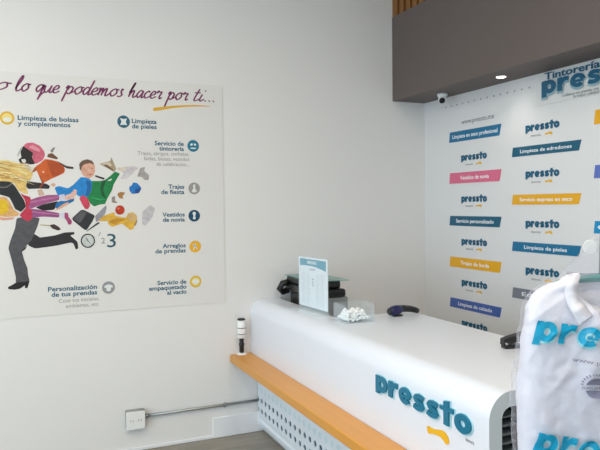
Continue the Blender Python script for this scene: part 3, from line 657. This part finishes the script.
# inside and behind
bm = newbm(); box(bm, 1.66, 2.24, 1.835, 3.40, 0.06, 0.905); obj('drawer_unit', bm, black_p, t)
bm = newbm()
for k in range(6):
    z = 0.70 + k * 0.033
    extrude_poly(bm, [(1.815, z), (1.93, z + 0.022), (1.93, z + 0.027), (1.815, z + 0.006)], 1.5785, 1.658, lambda u, v, a: Vector((a, u, v)))
obj('vent_slats', bm, mat('vent_grey', (92, 100, 102), 0.5, var=0.05), t)
bm = newbm(); box(bm, 1.5785, 1.658, 1.95, 3.40, 0.06, 0.905); obj('inner_panel', bm, dark_grey, t)
bm = newbm(); box(bm, 1.746, 2.55, CYM + 0.001, YW - 0.016, 0.70, 0.74); obj('desk_top', bm, corian, t)
bm = newbm(); box(bm, 2.50, 2.53, CYM + 0.001, YW - 0.016, 0.0, 0.70); obj('desk_leg', bm, corian, t)
# raised logo on the front
def front(y0, z0, h0=0.0, tilt=0.0): return lambda u, v, h: Vector((FX - 0.0006 - h0 - h, y0 - u, z0 + v + u * tilt))
bm = newbm(); logo_letters(bm, front(2.577, 0.780), 0.684, 0.073, 0.003, grow=0.005); obj('logo_backing', bm, pale, t)
bm = newbm(); logo_letters(bm, front(2.577, 0.782, 0.0034), 0.684, 0.073, 0.008); o = obj('logo_letters', bm, teal, t); o['label'] = 'raised teal logo letters'
bm = newbm(); swoosh(bm, front(2.177, 0.727), 0.147, d=0.005); obj('logo_swoosh', bm, yellow, t)
bm = newbm(); text_bm(bm, 'tintorería', 0.022, front(1.932, 0.755), depth=0.0005, width=0.05); obj('logo_small_print', bm, grey_ink, t)

# ------------------------------------------------------------------ things on the counter and its shelf
t = thing('lint_roller', 'white lint roller with black handle standing upright on the wooden shelf', 'lint roller', (1.437, 4.335, 0.585))
c = (1.437, 4.335, 0.586)
L = lambda p: lathe(bm, p, c, 24)
bm = newbm(); L([(0.036, 0.0), (0.036, 0.004), (0.033, 0.009), (0.013, 0.012)]); obj('base', bm, plastic_w, t)
bm = newbm(); L([(0.012, 0.0125), (0.017, 0.02), (0.017, 0.06), (0.020, 0.075), (0.015, 0.09), (0.017, 0.112), (0.017, 0.118)]); obj('handle', bm, black_p, t)
bm = newbm(); L([(0.026, 0.1185), (0.030, 0.122), (0.030, 0.243), (0.026, 0.246)]); obj('roll', bm, plastic_w, t)
bm = newbm(); L([(0.0303, 0.189), (0.0306, 0.190), (0.0306, 0.193), (0.0303, 0.194)]); obj('band', bm, dark_grey, t)
bm = newbm(); L([(0.0303, 0.146), (0.0306, 0.147), (0.0306, 0.149), (0.0303, 0.15)]); obj('band', bm, dark_grey, t)
bm = newbm(); L([(0.022, 0.2465), (0.028, 0.248), (0.028, 0.256), (0.02, 0.26)]); obj('end_cap', bm, black_p, t)

sheet_m = mat('sheet_paper', (240, 240, 244), 0.5, var=0.01)
acr = clear('clear_acrylic', (250, 253, 253), 0.08, 0.05)
a = math.radians(-85.5)
t = thing('sign_holder', 'clear stand with a teal-headed printed sheet on the counter ledge', 'sign', (1.715, 3.708, CZ + 0.0005), rotz=a, local=True); LOCAL.add(t.name)
bm = newbm(); box(bm, -0.185, 0.185, -0.0015, 0.0015, 0.022, 0.342); sh = obj('printed_sheet', bm, sheet_m, t); LOCAL.add(sh.name)
sp = lambda x0, z0: (lambda u, v, h: Vector((x0 + u, -0.0018 - h, z0 + v)))
bm = newbm(); hd = [(-0.168, 0.332), (-0.168, 0.285)] + [(-0.168 + 0.336 * k / 10, 0.285 - 0.0 + 0.012 * math.sin(PI * k / 10) - 0.018 * k / 10) for k in range(1, 11)] + [(0.168, 0.332)]
poly_bm(bm, hd, sp(0, 0), 0.0, 0, 0); obj('header_band', bm, mat('sheet_teal', (60, 158, 182), 0.5), sh)
bm = newbm(); text_bm(bm, 'SERVICIOS', 0.026, sp(-0.01, 0.302), 'CENTER', bold=0.02, depth=0.0004); obj('header_lettering', bm, white_ink, sh)
bm = newbm(); text_bm(bm, 'pressto', 0.024, sp(0.0, 0.262), 'CENTER', bold=0.01, depth=0.0004)
for cx in (-0.12, -0.055, 0.065, 0.125):
    for k in range(17): box(bm, cx - 0.024, cx + 0.012 + 0.012 * ((k * 7) % 3) / 2, -0.0022, -0.0018, 0.048 + k * 0.0118, 0.0494 + k * 0.0118)
for k in range(3): box(bm, -0.006, 0.012, -0.0022, -0.0018, 0.16 + 0.02 * k, 0.169 + 0.02 * k)
obj('printed_rows', bm, mat('sheet_print_grey', (150, 153, 164), 0.5), sh)
bm = newbm(); box(bm, -0.19, 0.19, -0.0045, -0.0025, 0.0065, 0.345); box(bm, -0.19, 0.19, 0.002, 0.0042, 0.0065, 0.345); box(bm, -0.19, 0.19, -0.085, 0.02, 0.0, 0.006); obj('acrylic_stand', bm, acr, t)

# black desktop machine with grey base, on the low desk behind the ledge
t = thing('desk_printer', 'black desktop printer on a grey base behind the sign holder', 'printer', (1.93, 3.98, 0.7405))
grey_m = mat('printer_grey', (150, 154, 156), 0.4, var=0.04)
bm = newbm(); box(bm, 1.785, 2.02, 3.80, 4.05, 0.741, 1.030, bevel=0.012); obj('base_housing', bm, grey_m, t)
bm = newbm(); box(bm, 1.765, 2.00, 3.79, 4.31, 1.0305, 1.085, bevel=0.016); box(bm, 1.775, 1.975, 3.82, 4.30, 1.0855, 1.140, bevel=0.014); box(bm, 1.80, 2.0, 4.06, 4.29, 0.741, 1.03, bevel=0.01); obj('black_body', bm, black_p, t)
bm = newbm(); tube(bm, [(1.79, 4.29, 1.035), (1.745, 4.30, 1.020), (1.718, 4.29, 1.045), (1.735, 4.28, 1.082), (1.80, 4.27, 1.098)], 0.024, 10); obj('carry_handle', bm, black_p, t)
bm = newbm(); box(bm, 1.76, 2.02, 3.78, 4.30, 1.1405, 1.1455); o = obj('glass_lid', bm, clear('green_glass', (205, 232, 228), 0.12, 0.05, (190, 220, 218)), t); o['label'] = 'clear greenish glass lid'

# clear open box of white pieces
t = thing('clear_box', 'clear open acrylic box of white pieces on the counter', 'box', (1.805, 3.30, CZ))
bx0, bx1, by0, by1, bz = 1.69, 1.88, 3.215, 3.37, CZ + 0.0005
bm = newbm(); box(bm, bx0, bx1, by0, by1, bz, bz + 0.003)
obj('floor_panel', bm, acr, t)
bm = newbm()
box(bm, bx0, bx0 + 0.003, by0, by1, bz + 0.003, bz + 0.105); box(bm, bx1 - 0.003, bx1, by0, by1, bz + 0.003, bz + 0.105)
box(bm, bx0 + 0.003, bx1 - 0.003, by0, by0 + 0.003, bz + 0.003, bz + 0.065); box(bm, bx0 + 0.003, bx1 - 0.003, by1 - 0.003, by1, bz + 0.003, bz + 0.105)
obj('side_panels', bm, acr, t)
foam = mat('white_paper_piece', (246, 246, 248), 0.5, var=0.02)
def piece_mesh(seed):
    bm = newbm(); bmesh.ops.create_icosphere(bm, subdivisions=2, radius=0.018)
    for v in bm.verts:
        n = noise.noise(v.co * 70 + Vector((seed * 3.1, 0, 0))); v.co *= 0.86 + 0.75 * n; v.co.z *= 0.8
    for f in bm.faces: f.smooth = False
    return bm
protos = []
spots = []
for layer, (nx, ny, zz) in enumerate(((6, 4, 0.015), (5, 3, 0.034), (3, 2, 0.052))):
    for i in range(nx):
        for j in range(ny):
            spots.append((bx0 + 0.030 + (bx1 - bx0 - 0.060) * ((i + 0.5) / nx if layer else i / (nx - 1)), by0 + 0.031 + (by1 - by0 - 0.062) * ((j + 0.5) / ny if layer else j / (ny - 1)), bz + 0.007 + zz))
for k, (x, y, z) in enumerate(spots):
    if k < 4:
        o = tag(obj('crumpled_piece', piece_mesh(k + 1), foam), 'small white crumpled piece in the clear box on the counter', 'wrapped sweet', 'white pieces in the clear box'); protos.append(o)
    else:
        o = protos[k % 4].copy(); COL.objects.link(o)
    o.location = (x + random.uniform(-.003, .003), y + random.uniform(-.003, .003), z); o.rotation_euler = (random.uniform(-.4, .4), random.uniform(-.4, .4), random.uniform(0, 6))

# navy hand-held scanner lying on the counter
navy = mat('navy_plastic', (28, 30, 82), 0.3, var=0.08)
t = thing('barcode_scanner', 'navy and black handheld scanner lying on the counter near the back edge', 'scanner', (2.12, 3.31, CZ))
bm = newbm(); tube(bm, [(2.035, 3.30, CZ + .030), (2.05, 3.30, CZ + .035), (2.075, 3.302, CZ + .037), (2.10, 3.305, CZ + .040), (2.13, 3.308, CZ + .043)], [0.020, 0.028, 0.031, 0.028, 0.020], 16); obj('scan_head', bm, navy, t)
bm = newbm(); tube(bm, [(2.10, 3.305, CZ + .043), (2.14, 3.308, CZ + .043), (2.18, 3.311, CZ + .038), (2.215, 3.314, CZ + .030), (2.245, 3.316, CZ + .020)], [0.022, 0.021, 0.020, 0.019, 0.017], 14); obj('handle', bm, black_p, t)
bm = newbm(); tube(bm, [(2.026, 3.30, CZ + .030), (2.036, 3.30, CZ + .032)], [0.018, 0.024], 14); obj('scan_window', bm, black_p, t)
bm = newbm(); box(bm, 2.06, 2.12, 3.285, 3.32, CZ + .0005, CZ + .012, bevel=0.004); obj('rest_foot', bm, black_p, t)

# black stapler, jaws open to the right
ra = math.radians(-12)
t = thing('stapler', 'black open stapler on the counter beside the bagged shirt', 'stapler', (2.07, 2.34, CZ + 0.0005), rotz=ra, local=True); LOCAL.add(t.name)
bm = newbm(); box(bm, -0.01, 0.155, -0.021, 0.021, 0.0, 0.017, bevel=0.004); obj('base', bm, black_p, t)
bm = newbm(); extrude_poly(bm, [(-0.016, 0.018), (0.015, 0.018), (0.155, 0.060), (0.160, 0.078), (0.10, 0.074), (0.02, 0.056), (-0.014, 0.046)], -0.017, 0.017, lambda u, v, a: Vector((u, a, v))); obj('arm', bm, black_p, t)
bm = newbm(); tube(bm, [(-0.002, -0.023, 0.024), (-0.002, 0.023, 0.024)], 0.006, 12); obj('hinge_pin', bm, steel, t)
bm = newbm(); extrude_poly(bm, [(0.016, 0.0175), (0.15, 0.0575), (0.15, 0.052), (0.03, 0.0172)], -0.008, 0.008, lambda u, v, a: Vector((u, a, v))); obj('magazine', bm, steel, t)

# ------------------------------------------------------------------ bagged shirt on a hanger, near right, and the stand that holds it
YAW, PITCH, ROLL, FPX = 23.71882044, -1.79142641, -0.67865152, 638.971
yw = math.radians(YAW)
Fh = Vector((math.sin(yw), math.cos(yw), 0)); Rh = Vector((math.cos(yw), -math.sin(yw), 0))
DS, RS = 1.85, 0.875                       # metres ahead of and to the right of the viewpoint
P0 = Fh * DS + Rh * RS
shirt_m = mat('white_cotton', (224, 223, 230), 0.75, var=0.015, bump=0.8, bscale=11)
t = thing('bagged_shirt', 'white shirt on a hanger in a clear printed garment bag, right foreground', 'shirt', (P0.x, P0.y, 0.68), rotz=-yw, local=True); LOCAL.add(t.name)
B = 0.68                                   # height of the hem
def prof(z):                               # half width and half depth of the hanging shirt at height z
    pts = [(0.68, .232, .055), (0.85, .240, .062), (1.00, .241, .068), (1.107, .241, .072), (1.252, .234, .070), (1.34, .214, .060), (1.374, .202, .048), (1.390, .188, .042), (1.404, .160, .044), (1.420, .124, .050), (1.432, .100, .056), (1.440, .086, .058)]
    for (a, w0, d0), (b, w1, d1) in zip(pts, pts[1:]):
        if z <= b:
            s = (z - a) / (b - a); s = max(0, s); return w0 + (w1 - w0) * s, d0 + (d1 - d0) * s
    return pts[-1][1], pts[-1][2]
def wr(x, z, s, amp): 
    p = Vector((x * 9 + s, 3.3 * s, z * 6)); q = Vector((x * 22 + z * 14 + s, s, z * 20 - x * 9))
    e = Vector(((x * 0.8 + z * 0.6) * 11 + s, 0.7 * s, (z * 0.8 - x * 0.6) * 3.2)); g = Vector(((x * 0.7 - z * 0.7) * 15 - s, s, (z * 0.7 + x * 0.7) * 5))
    rid = (1 - min(1, abs(noise.noise(e)) * 3.2)) ** 2 + 0.7 * (1 - min(1, abs(noise.noise(g)) * 3.2)) ** 2
    return amp * (noise.noise(p) * 1.0 + abs(noise.noise(q)) * 0.7 + rid * 0.55 - 0.5)
NL = 168
def loft(bm, grow, amp, seed, ztop, zbot, nz=110, opening=False):
    rings = []
    for i in range(nz + 1):
        z = zbot + (ztop - zbot) * i / nz
        w, d = prof(min(z, 1.440)); w += grow; d += grow * 0.8; ring = []
        for k in range(NL):
            a = 2 * PI * k / NL; c, s = math.cos(a), math.sin(a)
            x = w * math.copysign(abs(c) ** 0.66, c); y = d * math.copysign(abs(s) ** 0.6, s)
            f = wr(x, z, seed + (5 if s > 0 else 0), amp) * min(1, (ztop - z) / 0.05 + 0.25)
            y += (-f if s < 0 else f) * abs(s); x += 0.5 * f * c
            if opening and s < 0:          # the open neck: the front falls back inside a V
                half = max(0.0, min(1.0, (z - 1.318) / 0.075)) ** 0.8 * 0.092
                y += 0.085 * max(0.0, min(1.0, (half - abs(x)) / 0.012))
            ring.append(bm.verts.new((x, y, z - B)))
        rings.append(ring)
    for i in range(nz):
        for k in range(NL):
            f = bm.faces.new((rings[i][k], rings[i][(k + 1) % NL], rings[i + 1][(k + 1) % NL], rings[i + 1][k])); f.smooth = True
    return rings
def front_y(x, z, grow, amp, seed):
    w, d = prof(min(z, 1.440)); w += grow; d += grow * 0.8
    c = min(0.999, abs(x) / w) ** (1 / 0.66); s = math.sqrt(max(0, 1 - c * c))
    return -d * s ** 0.6 - wr(x, z, seed, amp) * s * min(1, (1.440 - z) / 0.05 + 0.25)
bm = newbm(); rg = loft(bm, 0.0, 0.012, 2.0, 1.440, 0.68, opening=True); bm.faces.new(rg[0][::-1])
body = obj('shirt_body', bm, shirt_m, t)
# collar: stand at the back, two turned-down leaves in front
def leaf(sgn):
    bm = newbm()
    inner = spline([(.080, 1.442), (.091, 1.420), (.091, 1.395), (.080, 1.365), (.068, 1.348), (.056, 1.330)], 4)
    outer = spline([(.096, 1.438), (.118, 1.418), (.125, 1.390), (.120, 1.355), (.108, 1.328), (.093, 1.302)], 4)
    inner = [(x, z, front_y(x, z, 0, 0.012, 2.0) - 0.004) for x, z in inner]; outer = [(x, z, front_y(x, z, 0, 0.012, 2.0) - 0.006) for x, z in outer]
    for off in (0.0, -0.004):
        vi = [bm.verts.new((sgn * x, y + off, z - B)) for x, z, y in inner]; vo = [bm.verts.new((sgn * x, y + off, z - B)) for x, z, y in outer]
        for i in range(len(vi) - 1): bm.faces.new((vi[i], vi[i + 1], vo[i + 1], vo[i])).smooth = True
        if off == 0.0: e0 = (vi, vo)
    vi0, vo0 = e0
    for A_, C_ in ((vi0, vi), (vo0, vo)):
        for i in range(len(vi) - 1): bm.faces.new((A_[i], A_[i + 1], C_[i + 1], C_[i]))
    for i in (0, len(vi) - 1): bm.faces.new((vi0[i], vo0[i], vo[i], vi[i]))
    o = obj('collar_leaf', bm, shirt_m, t)
leaf(-1); leaf(1)
bm = newbm(); ra_, rb_ = [], []
for k in range(25):
    a = PI * (-0.16 + 1.32 * k / 24)
    ra_.append(bm.verts.new((0.094 * math.cos(a), 0.004 + 0.060 * math.sin(a), 1.375 - B))); rb_.append(bm.verts.new((0.088 * math.cos(a), 0.004 + 0.054 * math.sin(a), 1.440 - 0.014 * math.sin(a) - B)))
for k in range(24): bm.faces.new((ra_[k], ra_[k + 1], rb_[k + 1], rb_[k])).smooth = True
o = obj('collar_band', bm, shirt_m, t); o.modifiers.new('thick', 'SOLIDIFY').thickness = 0.003
bm = newbm(); box(bm, -0.018, 0.018, -0.094, -0.088, 0.02, 0.63); 
for v in bm.verts: v.co.y = front_y(v.co.x, v.co.z + B, 0.0, 0.012, 2.0) - (0.004 if v.co.y < -0.09 else 0.0)
obj('button_placket', bm, shirt_m, t)
# hanger
hang = mat('teal_hanger_plastic', (96, 150, 150), 0.35, var=0.05)
HP = [(.19, 1.382, .004), (.15, 1.404, .0055), (.12, 1.417, .0065), (.095, 1.422, .007), (.06, 1.422, .009), (.03, 1.425, .011), (0, 1.427, .012)]
HP = [(-x, z, r) for x, z, r in HP] + [(x, z, r) for x, z, r in reversed(HP[:-1])]
bm = newbm(); tube(bm, [(x, 0.012, z - B) for x, z, r in HP], [r for x, z, r in HP], 10)
hg = obj('hanger', bm, hang, t); LOCAL.add(hg.name)
HT = 1.634
bm = newbm(); tube(bm, [(0, 0.012, 1.427 - B), (0, 0.012, 1.54 - B), (0.004, 0.012, 1.572 - B)] + [(0.004 + 0.028 - 0.028 * math.cos(q), 0.012, 1.60 + 0.030 * math.sin(q) - B) for q in [PI * k / 8 for k in range(0, 10)]], 0.0026, 8); obj('hook', bm, steel, hg)
tg = None
bm = newbm(); lathe(bm, [(0.020, -0.001), (0.0215, 0), (0.020, 0.001)], (-0.036, -0.004, 1.518 - B), 28, axis='Y'); tg = obj('size_tag', bm, plastic_w, t); tg['label'] = 'round white tag'; LOCAL.add(tg.name)
bm = newbm(); tube(bm, [(-0.034, -0.002, 1.537 - B), (-0.018, 0.006, 1.545 - B), (-0.0005, 0.0105, 1.540 - B)], 0.0008, 6); obj('tag_string', bm, plastic_w, tg)
# clear printed bag
film = clear('clear_bag_film', (253, 253, 255), 0.07, 0.14, (246, 245, 255), crease=0.9)
bm = newbm(); rg = loft(bm, 0.013, 0.016, 2.0, 1.45, 0.64)
top = [bm.verts.new((v.co.x * 0.55, v.co.y * 0.6 + 0.004, 1.50 - B)) for v in rg[-1]]; neck = [bm.verts.new((v.co.x * 0.16, v.co.y * 0.2 + 0.009, 1.545 - B)) for v in rg[-1]]
for lo, hi in ((rg[-1], top), (top, neck)):
    for k in range(NL): bm.faces.new((lo[k], lo[(k + 1) % NL], hi[(k + 1) % NL], hi[k])).smooth = True
bag = obj('garment_bag', bm, film, t); LOCAL.add(bag.name)
def onbag(x0, z0, tilt=0.0, h0=0.0):
    ct, st = math.cos(tilt), math.sin(tilt)
    def pl(u, v, h):
        x = x0 + u * ct - v * st; z = z0 + u * st + v * ct
        return Vector((x, front_y(x, z, 0.013, 0.016, 2.0) - 0.0045 - h - h0, z - B))
    return pl
bag_teal = mat('bag_print_teal', (0, 158, 200), 0.18, var=0.06); bag_edge = mat('bag_print_edge', (150, 205, 214), 0.3)
for x0, z0, wd, hh, tl in ((-0.222, 1.262, 0.405, 0.056, -0.12), (-0.226, 0.942, 0.41, 0.062, -0.16)):
    bm = newbm(); logo_letters(bm, onbag(x0, z0 - 0.003, tl), wd, hh, 0.0003, mi=1, grow=0.004, desc=0.2, shear=0.15, fine=True)
    logo_letters(bm, onbag(x0, z0, tl, 0.0012), wd, hh, 0.0003, desc=0.2, shear=0.15, fine=True)
    obj('printed_logo', bm, [bag_teal, bag_edge], bag)
bm = newbm(); text_bm(bm, 'www.pressto.mx', 0.017, onbag(-0.118, 1.204, -0.12), depth=0.0003, bold=0.003, width=0.17)
st = onbag(-0.060, 1.134, 0, 0.0)
def seg(a0, a1, z0, r=0.024, n=14): return [(r * math.cos(a0 + (a1 - a0) * k / n), z0 + r * math.sin(a0 + (a1 - a0) * k / n)) for k in range(n + 1)]
poly_bm(bm, seg(0.12, PI - 0.12, 0.003), st, 0, 0, 0); poly_bm(bm, seg(PI + 0.12, 2 * PI - 0.12, -0.007), st, 0, 0, 0)
text_bm(bm, 'GARANTÍA', 0.010, onbag(-0.060, 1.1285), 'CENTER', bold=0.02, depth=0.0002, width=0.07)
for k in range(13):
    q = PI * (0.05 + 0.9 * k / 12); x, z = -0.060 + 0.034 * math.cos(q), 1.136 + 0.034 * math.sin(q)
    poly_bm(bm, [(-.002, -.003), (.002, -.003), (.002, .003), (-.002, .003)], onbag(x, z, q - PI / 2), 0, 0, 0)
obj('printed_seal', bm, mat('bag_print_grey', (128, 128, 150), 0.4), bag)
# stand outside the right edge of the picture
P1 = Fh * (DS - 0.15) + Rh * 1.22
t = thing('garment_stand', 'slim black stand holding the bagged shirt at the right edge', 'clothes stand', (P1.x, P1.y, 0.0), rotz=-yw, local=True); LOCAL.add(t.name)
bm = newbm(); lathe(bm, [(0.19, 0.0), (0.19, 0.012), (0.03, 0.022)], (0, 0, 0), 32); obj('base', bm, black_p, t)
bm = newbm(); tube(bm, [(0, 0, 0.02), (0, 0, 1.66)], 0.012, 14); obj('pole', bm, black_p, t)
hx = RS - 1.22 + 0.032
bm = newbm(); tube(bm, [(0, 0, 1.6215), (hx + 0.03, 0, 1.6215), (hx + 0.008, 0.008, 1.6215), (hx, 0.03, 1.6215), (hx, 0.185, 1.6215), (hx, 0.195, 1.632)], 0.0055, 12); obj('arm', bm, black_p, t)

# ------------------------------------------------------------------ light: daylight through the shop front, ceiling panels, the downlight
w = bpy.data.worlds.new('daylight'); S.world = w; w.use_nodes = True
bg = w.node_tree.nodes['Background']; bg.inputs['Color'].default_value = (0.68, 0.83, 1.0, 1); bg.inputs['Strength'].default_value = SKY
pl = bpy.data.lights.new('window_portal', 'AREA'); pl.shape = 'RECTANGLE'; pl.size = GY1 - GY0; pl.size_y = GZ; pl.cycles.is_portal = True
o = bpy.data.objects.new('window_portal', pl); COL.objects.link(o); o.location = (XL - 0.02, (GY0 + GY1) / 2, GZ / 2); o.rotation_euler = (PI / 2, 0, -PI / 2)
panel_glow = glow('ceiling_panel_glow', (255, 246, 232), 3.0)
for (x, y, lab) in ((-2.2, 2.2, 'square ceiling light panel above the left of the mural'), (-0.3, 2.2, 'square ceiling light panel in front of the counter'), (-1.2, 0.0, 'square ceiling light panel behind the viewpoint on the left'), (1.5, 1.0, 'added unseen ceiling light panel brightening the near end of the counter')):  # last panel is unseen, added to brighten the counter top
    t = thing('ceiling_panel', lab, 'ceiling light', (x, y, ZC))
    bm = newbm()
    for a, b, c, d in ((-.31, .31, -.31, -.29), (-.31, .31, .29, .31), (-.31, -.29, -.29, .29), (.29, .31, -.29, .29)): box(bm, x + a, x + b, y + c, y + d, ZC - 0.02, ZC - 0.0005)
    obj('frame', bm, plastic_w, t)
    bm = newbm(); box(bm, x - .289, x + .289, y - .289, y + .289, ZC - 0.012, ZC - 0.0005); obj('diffuser', bm, panel_glow, t)
    l = bpy.data.lights.new('panel_light', 'AREA'); l.size = 0.56; l.energy = PANEL_W; l.color = (1, 0.88, 0.72)
    o = bpy.data.objects.new('panel_light', l); COL.objects.link(o); o.location = (x, y, ZC - 0.02); o.parent = t; o.matrix_parent_inverse = Matrix.Translation(t.location).inverted()

# ------------------------------------------------------------------ camera
p, r = math.radians(PITCH), math.radians(ROLL)
f = Vector((math.sin(yw) * math.cos(p), math.cos(yw) * math.cos(p), math.sin(p)))
rt = Vector((math.cos(yw), -math.sin(yw), 0)); up = rt.cross(f)
r2 = rt * math.cos(r) + up * math.sin(r); u2 = -rt * math.sin(r) + up * math.cos(r)
cam = bpy.data.cameras.new('camera'); co = bpy.data.objects.new('camera', cam); COL.objects.link(co)
M = Matrix((r2, u2, -f)).transposed().to_4x4(); M.translation = Vector((0, 0, 1.65)); co.matrix_world = M
cam.sensor_width = 36.0; cam.sensor_fit = 'HORIZONTAL'; cam.lens = FPX * 36.0 / 600.0; cam.clip_start = 0.02
S.camera = co
S.view_settings.view_transform = 'Standard'; S.view_settings.look = 'None'; S.view_settings.gamma = 1.0; S.view_settings.use_curve_mapping = False
S.view_settings.exposure = EXPO
S.cycles.max_bounces = 10; S.cycles.diffuse_bounces = 6; S.cycles.transparent_max_bounces = 16
